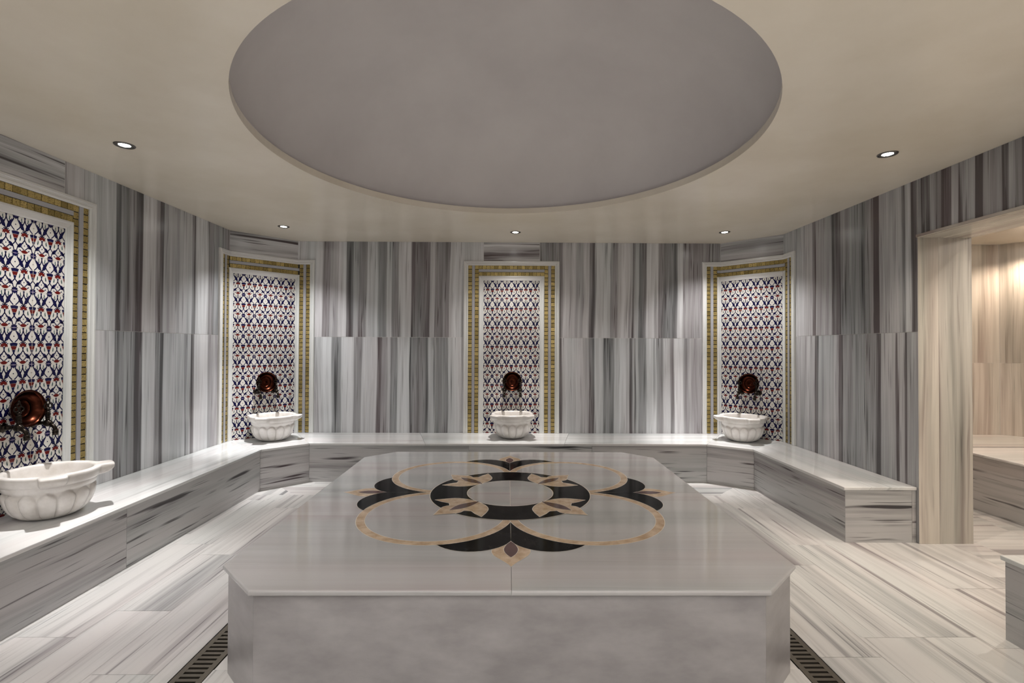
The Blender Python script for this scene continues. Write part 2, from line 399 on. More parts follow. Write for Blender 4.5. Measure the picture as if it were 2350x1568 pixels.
# neighbouring room beyond the doorway
RX0, RX1, RXE = DX, 6.16, 6.95
YB2 = 6.10
def room_rows(cuts, z=1.325):
    r = []
    for a, b in zip(cuts, cuts[1:]):
        r += [(a, b, 0, z, 0, 'v', random.uniform(0, 9), 0), (a, b, z, ZC, 0, 'v', random.uniform(0, 9), 0)]
    return r
wall('wall_inner_room_back', (RX0, YB2), (RX1, YB2), room_rows([0, .9, 1.72, 2.15, 2.575]), [M['w_room']])
wall('wall_inner_room_corner', (RX1, YB2), (RXE, YB2 - .75), room_rows([0, .55, 1.089]), [M['w_room']])
wall('wall_inner_room_right', (RXE, YB2 - .75), (RXE, .2), room_rows([0, 1, 2, 3, 4, 5.15]), [M['w_room']])
wall('wall_inner_room_front', (RXE, .2), (RX0, .2), room_rows([0, 1, 2, 3.365]), [M['w_room']])
wall('wall_inner_room_left', (RX0, DY1), (RX0, YB2), room_rows([0, 1, 2.338]), [M['w_room']])

# ------------------------------------------------------------ ceiling with round recess
DCX, DCY, DR = -.012, 3.214, 1.587
outer = [(XL - .05, YF - .05), (XR + .05, YF - .05), (XR + .05, CR1[1] + .02), (CR2[0] + .02, YB + .05), (CL2[0] - .02, YB + .05), (XL - .05, CL1[1] + .02)]
N = 160
mb = MB()
def ray_out(a):
    d = (math.cos(a), math.sin(a)); best = 99
    for i in range(len(outer)):
        p, q = outer[i], outer[(i + 1) % len(outer)]
        ex, ey = q[0] - p[0], q[1] - p[1]; det = d[0] * -ey + ex * d[1]
        if abs(det) < 1e-9: continue
        wx, wy = p[0] - DCX, p[1] - DCY
        t = (wx * -ey + ex * wy) / det; u_ = (d[0] * wy - d[1] * wx) / det
        if t > 0 and -1e-6 <= u_ <= 1 + 1e-6: best = min(best, t)
    return (DCX + d[0] * best, DCY + d[1] * best)
angs = sorted([2 * PI * i / N for i in range(N)] + [math.atan2(p[1] - DCY, p[0] - DCX) % (2 * PI) for p in outer])
ci = [(DCX + DR * math.cos(a), DCY + DR * math.sin(a)) for a in angs]; co = [ray_out(a) for a in angs]
n = len(angs); LIP = .052
for i in range(n):
    j = (i + 1) % n
    mb.face([(*ci[i], ZC), (*ci[j], ZC), (*co[j], ZC), (*co[i], ZC)])
    mb.face([(*ci[i], ZC), (*ci[i], ZC + LIP), (*ci[j], ZC + LIP), (*ci[j], ZC)], None, 0)
ceil = mb.build('ceiling', M['ceiling'], None, kind='structure')
mb = MB(); K = 28; RR = DR + .035; HD = .85
for k in range(K):
    a0, a1 = k / K * PI / 2, (k + 1) / K * PI / 2
    r0, r1 = RR * math.cos(a0), RR * math.cos(a1); h0, h1 = HD * math.sin(a0), HD * math.sin(a1)
    for i in range(96):
        b0, b1 = 2 * PI * i / 96, 2 * PI * (i + 1) / 96
        q = [(DCX + r0 * math.cos(b0), DCY + r0 * math.sin(b0), ZC + LIP + h0), (DCX + r0 * math.cos(b1), DCY + r0 * math.sin(b1), ZC + LIP + h0),
             (DCX + r1 * math.cos(b1), DCY + r1 * math.sin(b1), ZC + LIP + h1), (DCX + r1 * math.cos(b0), DCY + r1 * math.sin(b0), ZC + LIP + h1)]
        mb.face(q if r1 > 1e-5 else q[:3], None, 0, True)
for i in range(96):
    b0, b1 = 2 * PI * i / 96, 2 * PI * (i + 1) / 96
    mb.face([(DCX + r * math.cos(b), DCY + r * math.sin(b), ZC + LIP) for r, b in ((DR, b0), (RR, b0), (RR, b1), (DR, b1))])
dome = mb.build('dome', M['dome'], ceil, weld=True)
fz = min(dome.data.polygons, key=lambda p: -p.center.z)
if fz.normal.z > 0: dome.data.flip_normals()
mb = MB(); mb.face([(RX0, .2, ZC), (RXE, .2, ZC), (RXE, YB2, ZC), (RX0, YB2, ZC)])
mb.build('ceiling', M['ceiling'], None, kind='structure')

# ------------------------------------------------------------ floor
DRN = [(-1.511, -1.358), (1.368, 1.520)]
DRY = (.95, 4.86)
mb = MB()
mb.face([(XL, YF, -.004), (DRN[0][0], YF, -.004), (DRN[0][0], YB, -.004), (XL, YB, -.004)], None, 1)
mb.face([(DRN[0][1], YF, -.004), (DRN[1][0], YF, -.004), (DRN[1][0], YB, -.004), (DRN[0][1], YB, -.004)], None, 1)
mb.face([(DRN[1][1], YF, -.004), (RXE, YF, -.004), (RXE, YB, -.004), (DRN[1][1], YB, -.004)], None, 1)
for d in DRN:
    for a, b in ((YF, DRY[0]), (DRY[1], YB)):
        mb.face([(d[0], a, -.004), (d[1], a, -.004), (d[1], b, -.004), (d[0], b, -.004)], None, 1)
def planks(x0, x1, y0, y1, along, w, lens, clips, z=0):
    g = .0007
    a = x0 if along == 'y' else y0; aend = x1 if along == 'y' else y1
    while a < aend - 1e-4:
        ww = min(w * random.uniform(.92, 1.08), aend - a)
        if aend - a - ww < .08: ww = aend - a
        s = (y0 if along == 'y' else x0) - random.uniform(0, lens[0]); send = y1 if along == 'y' else x1
        while s < send:
            l = random.uniform(*lens)
            lo, hi = max(s, (y0 if along == 'y' else x0)), min(s + l, send)
            if hi - lo > .02:
                P = [(a + g, lo + g), (a + ww - g, lo + g), (a + ww - g, hi - g), (a + g, hi - g)] if along == 'y' else \
                    [(lo + g, a + g), (hi - g, a + g), (hi - g, a + ww - g), (lo + g, a + ww - g)]
                for c in clips: P = clip(P, *c) if P else P
                if len(P) > 2:
                    ou, ov = random.uniform(0, 60), random.uniform(0, 60)
                    mb.face([(p[0], p[1], z) for p in P], [((p[0] + ou, p[1] + ov) if along == 'y' else (p[1] + ou, p[0] + ov)) for p in P], 0)
            s += l
        a += ww
YM = 4.98
r2 = 1
diagL = (-1, -1, 2.14 - YM); diagR = (1, -1, 2.14 - YM)      # keep (for the aisles) the side outside the mitre
# side aisles: y<YM or outside the diagonal
planks(XL, DRN[0][0], YF, YM, 'y', .31, (.75, 1.5), [])
planks(DRN[1][1], XR, YF, YM, 'y', .31, (.75, 1.5), [])
planks(DRN[0][1], DRN[1][0], YF, 2.3, 'y', .33, (.75, 1.5), [])
planks(XL, -2.10, YM, YB, 'y', .31, (.8, 1.3), [(1, 1, YM - 2.14)])
planks(2.10, XR, YM, YB, 'y', .31, (.8, 1.3), [(-1, 1, YM - 2.14)])
planks(-3.1, 3.1, YM, YB, 'x', .30, (.8, 1.4), [(-1, -1, 2.14 - YM), (1, -1, 2.14 - YM)])
for d in DRN:
    planks(d[0], d[1], YF, DRY[0], 'y', .2, (.8, 1.4), []); planks(d[0], d[1], DRY[1], YM, 'y', .2, (.8, 1.4), [])
planks(XR, 3.40, DY0, DY1, 'y', .235, (.7, 1.3), [])
planks(3.40, RXE, .2, YB2, 'x', .30, (.8, 1.5), [])
mb.build('floor', [M['floor'], M['grout']], None, kind='structure')

# ------------------------------------------------------------ drains
def drain(x0, x1, label):
    y0, y1 = DRY
    t = empty('floor_drain', ((x0 + x1) / 2, (y0 + y1) / 2, -.03)); tag(t, label, 'floor drain')
    w = (x1 - x0) / 2; h = (y1 - y0) / 2
    m = MB()
    m.face([(-w, -h, -.02), (w, -h, -.02), (w, h, -.02), (-w, h, -.02)], None, 0)
    for s in (-1, 1):
        m.face([(s * w, -h, -.02), (s * w, h, -.02), (s * w, h, .028), (s * w, -h, .028)], None, 0)
        m.face([(-w, s * h, -.02), (w, s * h, -.02), (w, s * h, .028), (-w, s * h, .028)], None, 0)
    m.build('channel', M['pit'], t)
    m = MB(); e = .0045; zt = .029
    for s in (-1, 1):
        m.box(min(s * (w - e), s * (w - e - .026)), max(s * (w - e), s * (w - e - .026)), -h + e, h - e, .018, zt)
    yy = -h + e
    while yy < h - e - .01:
        m.box(-w + e + .02, w - e - .02, yy, min(yy + .018, h - e), .018, zt - .0004); yy += .0325
    m.build('grate', M['steel'], t)
    return t
drain(*DRN[0], 'slotted metal drain grate in the floor left of the central marble platform')
drain(*DRN[1], 'slotted metal drain grate in the floor right of the central marble platform')

# ------------------------------------------------------------ benches
def bench(name, inner, outer_, label, tops, end_caps=(), loc=(0, 0, 0), mats=('seat', 'riser'), seams={}, zt=ZB, capdir=1):
    """inner: polyline of the bench face; outer_: matching polyline at the wall"""
    t = empty(name, (inner[0][0], inner[0][1], 0)); tag(t, label, 'bench')
    ox, oy = inner[0][0], inner[0][1]; TH = .024; OV = .014
    ip = Path(inner); op = outer_
    # nosing line = inner offset towards the room
    off = []
    for i, p in enumerate(ip.p):
        if i == 0: v = ip.n[0] * OV
        elif i == len(ip.p) - 1: v = ip.n[-1] * OV
        else:
            b = (ip.n[i - 1] + ip.n[i]).normalized(); v = b * (OV / b.dot(ip.n[i]))
        off.append(p + v)
    run = 0
    for i in range(len(ip.p) - 1):
        segs = seams.get(i, [0, 1]); a, b = ip.p[i], ip.p[i + 1]; oa, ob = Vector(op[i]), Vector(op[i + 1]); fa, fb = off[i], off[i + 1]
        for j, (s0, s1) in enumerate(zip(segs, segs[1:])):
            k = .0009 / max((b - a).length, .1)
            s0, s1 = s0 + k, s1 - k
            L = lambda p, q, s: (p.x + (q.x - p.x) * s - ox, p.y + (q.y - p.y) * s - oy)
            m = MB(); F0, F1, W0, W1 = L(fa, fb, s0), L(fa, fb, s1), L(oa, ob, s0), L(oa, ob, s1)
            du, dv = random.uniform(0, 50), random.uniform(0, 50)
            tx = ip.t[i]; nx = ip.n[i]
            U = lambda p: (p[0] * nx.x + p[1] * nx.y + (p[2] if len(p) > 2 else 0) + du, p[0] * tx.x + p[1] * tx.y + dv)
            q = [F0, F1, W1, W0]
            top = [(*p, zt) for p in q]; bot = [(*p, zt - TH) for p in q]
            m.face(top, [U(p) for p in top]); m.face(bot[::-1], [U(p) for p in bot[::-1]])
            for x in range(4):
                y = (x + 1) % 4; pts = [bot[x], bot[y], top[y], top[x]]; m.face(pts, [U(p) for p in pts])
            o = m.build('seat_slab', M[mats[0]], t, weld=True); bevel(o, .004, 3)
        rs = seams.get(('r', i), [0, 1])
        for j, (s0, s1) in enumerate(zip(rs, rs[1:])):
            k = .001 / max((b - a).length, .1)
            L = lambda p, q, s, d=0: (p.x + (q.x - p.x) * s - ox - ip.n[i].x * d, p.y + (q.y - p.y) * s - oy - ip.n[i].y * d)
            if capdir < 0 and j == 0: s0 += .014 / (b - a).length
            if capdir > 0 and end_caps and i == len(ip.p) - 2 and s1 == 1: s1 -= .012 / (b - a).length
            A, B = L(a, b, s0 + k), L(a, b, s1 - k); A2, B2 = L(a, b, s0 + k, .02), L(a, b, s1 - k, .02)
            ln = (b - a).length; du, dv = random.uniform(0, 50), random.uniform(0, 50)
            m = MB(); pts = [(*A, 0), (*B, 0), (*B, zt - TH - .002), (*A, zt - TH - .002)]
            m.face(pts, [(0 + du, s0 * ln + dv), (du, s1 * ln + dv), (zt + du, s1 * ln + dv), (zt + du, s0 * ln + dv)])
            p2 = [(*A2, 0), (*B2, 0), (*B2, zt - TH - .002), (*A2, zt - TH - .002)]
            m.face(p2[::-1])
            for x in range(4):
                y = (x + 1) % 4; m.face([pts[x], p2[x], p2[y], pts[y]], [(du, dv)] * 4)
            m.build('riser_panel', M[mats[1]], t)
    for (p, q, d) in end_caps:
        m = MB(); p = (p[0] - ox, p[1] - oy); q = (q[0] - ox, q[1] - oy)
        pts = [(*p, 0), (*q, 0), (*q, zt - TH - .002), (*p, zt - TH - .002)]
        ln = math.hypot(q[0] - p[0], q[1] - p[1])
        m.face(pts, [(d, 0), (d, ln), (d + zt, ln), (d + zt, 0)])
        pb = [(a, b + capdir * .02, c) for a, b, c in pts]
        for x in range(4):
            y = (x + 1) % 4; m.face([pts[x], pb[x], pb[y], pts[y]], [(d, 0)] * 4)
        m.build('riser_panel', M[mats[1]], t)
    return t
w = .003
bench('marble_bench', [(BX0, YF + .01), (BX0, 5.12), (-2.197, BYF), (2.22, BYF), (BX1, 5.187), (BX1, 3.775)],
      [(XL + w, YF + .01), (XL + w, CL1[1]), (CL2[0], YB - w), (CR2[0], YB - w), (XR - w, CR1[1]), (XR - w, 3.775)],
      'long pale marble bench running round the left, back and right walls under the four basins', None,
      end_caps=[((BX1 + .001, 3.786), (XR - .035, 3.786), 7.3), ((XR - .033, 3.786), (XR - .003, 3.786), 11.9)],
      seams={0: [0, .27, 1], 2: [0, .29, .64, 1], 4: [0, 1], ('r', 0): [0, .25, .49, .735, 1], ('r', 2): [0, .40, .71, 1]})
bench('marble_bench', [(BX1 - .035, 2.545), (BX1 - .035, YF + .01)], [(XR - w, 2.545), (XR - w, YF + .01)],
      'short marble bench end at the right edge of the picture, this side of the doorway', None,
      capdir=-1, end_caps=[((XR - .003, 2.531), (BX1 - .034, 2.531), 3.3)], seams={('r', 0): [0, .3, .6, 1]})
bench('marble_bench', [(RX0 + .005, 5.37), (RX1 - .1, 5.37), (RXE - .72, 4.75), (RXE - .72, 1.5)],
      [(RX0 + .005, YB2 - w), (RX1, YB2 - w), (RXE - w, YB2 - .75), (RXE - w, 1.5)],
      'marble bench along the far wall of the warm lit room beyond the doorway', None, mats=('seat', 'riser'))

# ------------------------------------------------------------ central platform
def octo(hx, hy, c): return [(-hx + c, -hy), (hx - c, -hy), (hx, -hy + c), (hx, hy - c), (hx - c, hy), (-hx + c, hy), (-hx, hy - c), (-hx, -hy + c)]
def platform(name, loc, hx, hy, c, h, label, seam=None, mats=('slab', 'slab_side'), split=True):
    t = empty(name, (loc[0], loc[1], 0)); tag(t, label, 'stone platform')
    TH = .024; OV = .018; g = .0007
    O = octo(hx, hy, c); k = .41
    sx, sy = seam or (0, 0)
    quads = [((1, 0, sx - g), (0, 1, sy - g)), ((-1, 0, -sx - g), (0, 1, sy - g)), ((1, 0, sx - g), (0, -1, -sy - g)), ((-1, 0, -sx - g), (0, -1, -sy - g))] if split else [()]
    for ii, cl in enumerate(quads):
        P = O
        for q in cl: P = clip(P, *q)
        m = MB(); du, dv = ii * 3.1, ii * 5.7
        top = [(x, y, h) for x, y in P]; bot = [(x, y, h - TH) for x, y in P]
        m.face(top, [(p[1] + du, p[0] + dv) for p in top]); m.face(bot[::-1], [(p[1] + du, p[0] + dv) for p in bot[::-1]])
        for i in range(len(P)):
            j = (i + 1) % len(P); pts = [bot[i], bot[j], top[j], top[i]]; m.face(pts, [(p[1] + p[2] + du, p[0] + dv) for p in pts])
        o = m.build('top_slab', M[mats[0]], t, weld=True)
        # round the outer edges only
        me = o.data; bw = me.attributes.new('bevel_weight_edge', 'FLOAT', 'EDGE')
        for e in me.edges:
            a, b = (me.vertices[v].co for v in e.vertices); mx = (a + b) / 2
            inner = split and (abs(mx.x - sx) < .005 and abs(a.x - b.x) < 1e-4 or abs(mx.y - sy) < .005 and abs(a.y - b.y) < 1e-4)
            horiz = abs(a.z - b.z) < 1e-4
            bw.data[e.index].value = 1.0 if horiz and not inner else 0.0
        b = o.modifiers.new('bevel', 'BEVEL'); b.width = .009; b.segments = 4; b.limit_method = 'WEIGHT'
    I = octo(hx - OV, hy - OV, c - OV * .2)
    for i in range(8):
        j = (i + 1) % 8; p, q = Vector(I[i]), Vector(I[j]); d = (q - p).normalized() * .0006
        m = MB(); pts = [(p.x + d.x, p.y + d.y, 0), (q.x - d.x, q.y - d.y, 0), (q.x - d.x, q.y - d.y, h - TH - .001), (p.x + d.x, p.y + d.y, h - TH - .001)]
        nn = Vector((-(q - p).y, (q - p).x)).normalized() * .02
        p2 = [(a + nn.x, b + nn.y, z) for a, b, z in pts]
        m.face(pts, [(z + i, a + b) for a, b, z in pts]); m.face(p2[::-1])
        for x in range(4):
            y = (x + 1) % 4; m.face([pts[x], p2[x], p2[y], pts[y]])
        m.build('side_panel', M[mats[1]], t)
    return t
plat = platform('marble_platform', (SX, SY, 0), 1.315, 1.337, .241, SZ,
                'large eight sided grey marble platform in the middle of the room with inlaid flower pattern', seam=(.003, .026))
platform('marble_platform', (5.20, 3.95, 0), .85, .86, .12, .53,
         'pale marble platform in the warm lit room seen through the doorway at right', split=False, mats=('seat', 'riser'))

# inlay
ICX, ICY = .003, .026
def inlay(name, poly, mat, lvl, rot=0, outline=.0035, parent=plat, closed_inner=None):
    c, s = math.cos(rot), math.sin(rot)
    R = lambda p: (ICX + c * p[0] - s * p[1], ICY + s * p[0] + c * p[1])
    poly = ccw(poly)
    m = MB(); z = SZ + .0003 + lvl * .00022
    if closed_inner:
        n_ = len(poly)
        def band(A, B, zz, mi):
            for i in range(n_):
                j = (i + 1) % n_; pts = ccw([R(A[i]), R(A[j]), R(B[j]), R(B[i])])
                m.face([(*p, zz) for p in pts], None, mi)
        band(poly, closed_inner, z, 0)
        if outline:
            ce = Vector((sum(p[0] for p in poly) / n_, sum(p[1] for p in poly) / n_))
            def sc(P, d): return [tuple(ce + (Vector(p) - ce).normalized() * ((Vector(p) - ce).length + d)) for p in P]
            band(sc(poly, outline), poly, z, 1); band(closed_inner, sc(closed_inner, -outline), z, 1)
    else:
        m.face([(*R(p), z) for p in poly], None, 0)
        if outline:
            n_ = len(poly)
            ar = sum(poly[i][0] * poly[(i + 1) % n_][1] - poly[(i + 1) % n_][0] * poly[i][1] for i in range(n_))
            sg = 1 if ar > 0 else -1; off = []
            for i in range(n_):
                a, b, d = Vector(poly[i - 1]), Vector(poly[i]), Vector(poly[(i + 1) % n_])
                n1 = Vector(((b - a).y, -(b - a).x)); n2 = Vector(((d - b).y, -(d - b).x))
                if n1.length: n1.normalize()
                if n2.length: n2.normalize()
                v = n1 + n2; v = v.normalized() if v.length > 1e-6 else n1
                k = outline / max(v.dot(n1), .35)
                off.append(tuple(b + v * k * sg))
            for i in range(n_):
                j = (i + 1) % n_
                m.face([(*p, z - .0001) for p in ccw([R(poly[i]), R(off[i]), R(off[j]), R(poly[j])])], None, 1)
    return m.build(name, [M[mat], M['line']], parent)
def circ(cx, cy, r, n=96): return [(cx + r * math.cos(2 * PI * i / n), cy + r * math.sin(2 * PI * i / n)) for i in range(n)]
def spline(P, k=6, closed=False):
    out = []; n_ = len(P)
    for i in range(n_ if closed else n_ - 1):
        p0 = P[i - 1] if (i > 0 or closed) else P[0]; p1 = P[i]; p2 = P[(i + 1) % n_]; p3 = P[(i + 2) % n_] if (closed or i + 2 < n_) else P[-1]
        for t in range(k):
            t /= k
            out.append(tuple(.5 * ((2 * p1[d]) + (-p0[d] + p2[d]) * t + (2 * p0[d] - 5 * p1[d] + 4 * p2[d] - p3[d]) * t * t + (-p0[d] + 3 * p1[d] - 3 * p2[d] + p3[d]) * t ** 3) for d in (0, 1)))
    if not closed: out.append(tuple(P[-1]))
    return out
def arc3(p, q, r, n=14):
    ax, ay, bx_, by_, cx, cy = *p, *q, *r
    d = 2 * (ax * (by_ - cy) + bx_ * (cy - ay) + cx * (ay - by_))
    ux = ((ax * ax + ay * ay) * (by_ - cy) + (bx_ ** 2 + by_ ** 2) * (cy - ay) + (cx * cx + cy * cy) * (ay - by_)) / d
    uy = ((ax * ax + ay * ay) * (cx - bx_) + (bx_ ** 2 + by_ ** 2) * (ax - cx) + (cx * cx + cy * cy) * (bx_ - ax)) / d
    R = math.hypot(ax - ux, ay - uy); a0 = math.atan2(ay - uy, ax - ux); a1 = math.atan2(cy - uy, cx - ux); am = math.atan2(by_ - uy, bx_ - ux)
    def norm(x): return (x + PI) % (2 * PI) - PI
    da = norm(a1 - a0)
    if da * norm(am - a0) < 0 or abs(norm(am - a0)) > abs(da): da = da - math.copysign(2 * PI, da)
    return [(ux + R * math.cos(a0 + da * i / n), uy + R * math.sin(a0 + da * i / n)) for i in range(n + 1)]
PA, PR = .4425, .4575
for q in range(4):
    r = q * PI / 2
    inlay('petal_ring', circ(-PA, -PA, PR), 'beige', 0 + q * .1, r, closed_inner=circ(-PA, -PA, PR - .046))
    # black wings either side of the axis, below the petals
    e = math.atan2(-.577 + PA, 0 + PA)
    A0 = math.atan2(-.562 + PA, PA); A1 = math.atan2(-.897 + PA, -.375 + PA) 
    for sgn in (-1, 1):
        rr = PR + .004
        up = [(-PA + rr * math.cos(A0 + (A1 - A0) * i / 16), -PA + rr * math.sin(A0 + (A1 - A0) * i / 16)) for i in range(17)]
        up = [p for p in up if p[0] < -.001]
        low = arc3((-.375, -.897), (-.18, -.978), (-.001, -.852))
        P = [(-.001, -.572)] + up + low
        if sgn > 0: P = [(-x, y) for x, y in P]
        inlay('wing', P, 'black', 3, r, outline=.002)
    bd = spline([(0, -.865), (-.055, -.905), (-.086, -.94), (-.094, -.975), (-.082, -1.02), (-.05, -1.065), (-.02, -1.105), (0, -1.14)], 4)
    inlay('drop', bd + [(-x, y) for x, y in bd[::-1][1:-1]], 'beige', 1.5, r, outline=.0025)
    dd = spline([(0, -.853), (-.022, -.895), (-.034, -.945), (-.030, -.985), (-.016, -1.02), (0, -1.044)], 4)
    inlay('drop_heart', dd + [(-x, y) for x, y in dd[::-1][1:-1]], 'maroon', 5, r, outline=.0025)
inlay('black_ring', circ(0, 0, .542, 128), 'black', 6, closed_inner=circ(0, 0, .296, 128), outline=.005)
mbd = MB()
# the white marble shows inside the ring: cover petal ends with a disc of platform marble
for sx_ in (-1, 1):
    for sy_ in (-1, 1):
        arc = [(.291 * math.cos(i / 16 * PI / 2), .291 * math.sin(i / 16 * PI / 2)) for i in range(17)]
        P = [(0.0012, 0.0012)] + [(max(x, .0012), max(y, .0012)) for x, y in arc]
        P = [(ICX + sx_ * x, ICY + sy_ * y) for x, y in P]
        if sx_ * sy_ < 0: P = P[::-1]
        z = SZ + .0003 + 6 * .00022
        mbd.face([(*p, z) for p in P], [(p[1] + 8 + sx_, p[0] + sy_) for p in P], 0)
mbd.face([(ICX - .29, ICY - .0012, SZ + .0015), (ICX + .29, ICY - .0012, SZ + .0015), (ICX + .29, ICY + .0012, SZ + .0015), (ICX - .29, ICY + .0012, SZ + .0015)], None, 1)
mbd.face([(ICX - .0012, ICY - .29, SZ + .0015), (ICX + .0012, ICY - .29, SZ + .0015), (ICX + .0012, ICY + .29, SZ + .0015), (ICX - .0012, ICY + .29, SZ + .0015)], None, 1)
mbd.build('centre_disc', [M['slab'], M['line']], plat)
for q in range(4):
    r = q * PI / 2 + PI / 4      # drawn along -Y, turned onto the diagonals
    # in (t, -d): centre petal, two side petals
    side = spline([(.012, -.298), (.085, -.31), (.150, -.345), (.190, -.40), (.222, -.465)], 4) + spline([(.16, -.458), (.108, -.442)], 2)
    cen = spline([(.066, -.47), (.076, -.51), (.058, -.555), (.028, -.60), (0, -.645)], 4)
    half = side + cen
    P = half + [(-x, y) for x, y in half[::-1][1:]]
    inlay('flower', P, 'beige', 8, r, outline=.004)
    ln = spline([(0, -.285), (.020, -.33), (.035, -.40), (.030, -.46), (0, -.53)], 4)
    inlay('flower_heart', ln + [(-x, y) for x, y in ln[::-1][1:-1]], 'maroon', 10, r, outline=.002)
    # thin joint between side petals and centre petal
for a, b in (((-1.31, 0), (-.55, 0)),):
    pass

# ------------------------------------------------------------ wall panels with patterned tiles
TZ = 2.328; TP = .2385; TH2 = .349     # tile top, tile size, half width of the tiled field
def motif():
    """shapes of one pattern repeat in tile units: x across (A axis at 0, B axis at .25), v downwards from the joint"""
    S_ = []
    def sh(mat, pts, mirror=False, axis=0.0):
        S_.append((mat, pts))
        if mirror: S_.append((mat, [(2 * axis - x, v) for x, v in pts]))
    def ln(pts, w):
        w *= 1.3
        o1, o2 = [], []
        for i in range(len(pts)):
            a = Vector(pts[max(i - 1, 0)]); b = Vector(pts[min(i + 1, len(pts) - 1)]); t = (b - a).normalized(); n_ = Vector((-t.y, t.x)) * w
            p = Vector(pts[i]); o1.append(tuple(p + n_)); o2.append(tuple(p - n_))
        return o1 + o2[::-1]
    # A axis: rosette on the joint
    ros = [(.092 * (1 + .16 * math.cos(8 * a)) * math.cos(a), .082 * (1 + .16 * math.cos(8 * a)) * math.sin(a)) for a in [2 * PI * i / 32 for i in range(32)]]
    sh('navy', ros)
    sh('violet', [(.042 * math.cos(a), .022 * math.sin(a)) for a in [2 * PI * i / 12 for i in range(12)]])
    # feathered leaf outside the dotted diamond
    leaf = [(.030, .060), (.065, .075), (.090, .12), (.108, .098), (.125, .145), (.155, .132), (.165, .178), (.203, .185), (.208, .24), (.228, .29), (.236, .352), (.20, .362), (.152, .338), (.120, .285), (.103, .22), (.075, .165), (.048, .115)]
    sh('navy', leaf, True)
    sh('navy', ln([(.125, .275), (.10, .32), (.03, .392)], .011), True)
    sh('navy', ln([(.215, .335), (.235, .40), (.245, .43)], .009), True)
    sh('navy', [(.017 * math.cos(a), .235 + .017 * math.sin(a)) for a in [2 * PI * i / 10 for i in range(10)]])
    # tulip
    sh('navy', [(-.108, .428), (-.05, .408), (0, .403), (.05, .408), (.108, .428), (.082, .50), (0, .49), (-.082, .50)])
    sh('red', [(-.080, .506), (0, .496), (.080, .506), (.047, .60), (0, .59), (-.047, .60)])
    sh('navy', [(-.045, .607), (0, .597), (.045, .607), (.016, .69), (0, .70), (-.016, .69)])
    sh('navy', ln([(0, .69), (.03, .73), (.075, .785), (.12, .80)], .011), True)
    # small green leaves beside the tulip
    sh('green', spline([(.125, .535), (.145, .57), (.140, .63), (.118, .665), (.110, .625), (.120, .58)], 3, True), True)
    # white bud under tulip outlined, leaves either side
    sh('navy', [(.220, .670), (.212, .725), (.178, .735), (.180, .775), (.150, .785), (.158, .825), (.11, .835), (.045, .850), (.048, .81), (.075, .775), (.09, .74), (.13, .712), (.165, .708), (.18, .690)], True)
    sh('navy', ln(spline([(.055, .83), (.045, .88), (.024, .94)], 4), .010), True)
    # B axis: carnation, stem
    X = .25
    fan = [(X, .49), (X - .045, .535), (X - .065, .505), (X - .095, .53), (X - .088, .47), (X - .06, .435), (X - .025, .425), (X, .42)]
    sh('red', fan + [(2 * X - x, v) for x, v in fan[::-1][1:-1]])
    sh('navy', ln([(X + .03, .425), (X + .065, .385)], .011), True, X)
    sh('navy', ln([(X + .06, .45), (X + .105, .43)], .010), True, X)
    sh('navy', ln([(X + .008, .42), (X + .012, .345)], .006), True, X)
    sh('navy', [(X - .026, .52), (X + .026, .52), (X + .014, .60), (X + .02, .635), (X - .02, .635), (X - .014, .60)])
    sh('navy', ln([(X, .62), (X + .025, .655), (X + .048, .69)], .011), True, X)
    sh('navy', ln([(X + .088, .795), (X + .07, .835), (X + .012, .885)], .010), True, X)
    sh('navy', [(X + .016 * math.cos(a), .768 + .016 * math.sin(a)) for a in [2 * PI * i / 10 for i in range(10)]])
    fl = [(X, .885), (X - .05, .90), (X - .10, .935), (X - .05, .972), (X, .982)]
    sh('red', fl + [(2 * X - x, v) for x, v in fl[::-1][1:-1]])
    sh('navy', spline([(X + .085, .925), (X + .11, .89), (X + .145, .885), (X + .125, .915)], 3, True), True, X)
    # stem and leaves under the joint, white lens between leaves
    sh('navy', [(X - .028, .0), (X + .028, .0), (X + .012, .075), (X - .012, .075)])
    sh('navy', ln([(X, .07), (X + .012, .13), (X + .035, .18), (X + .056, .225)], .011), True, X)
    sh('green', spline([(X + .085, .03), (X + .105, .075), (X + .085, .145), (X + .065, .155), (X + .078, .095)], 3, True), True, X)
    return S_
MOTIF = motif()
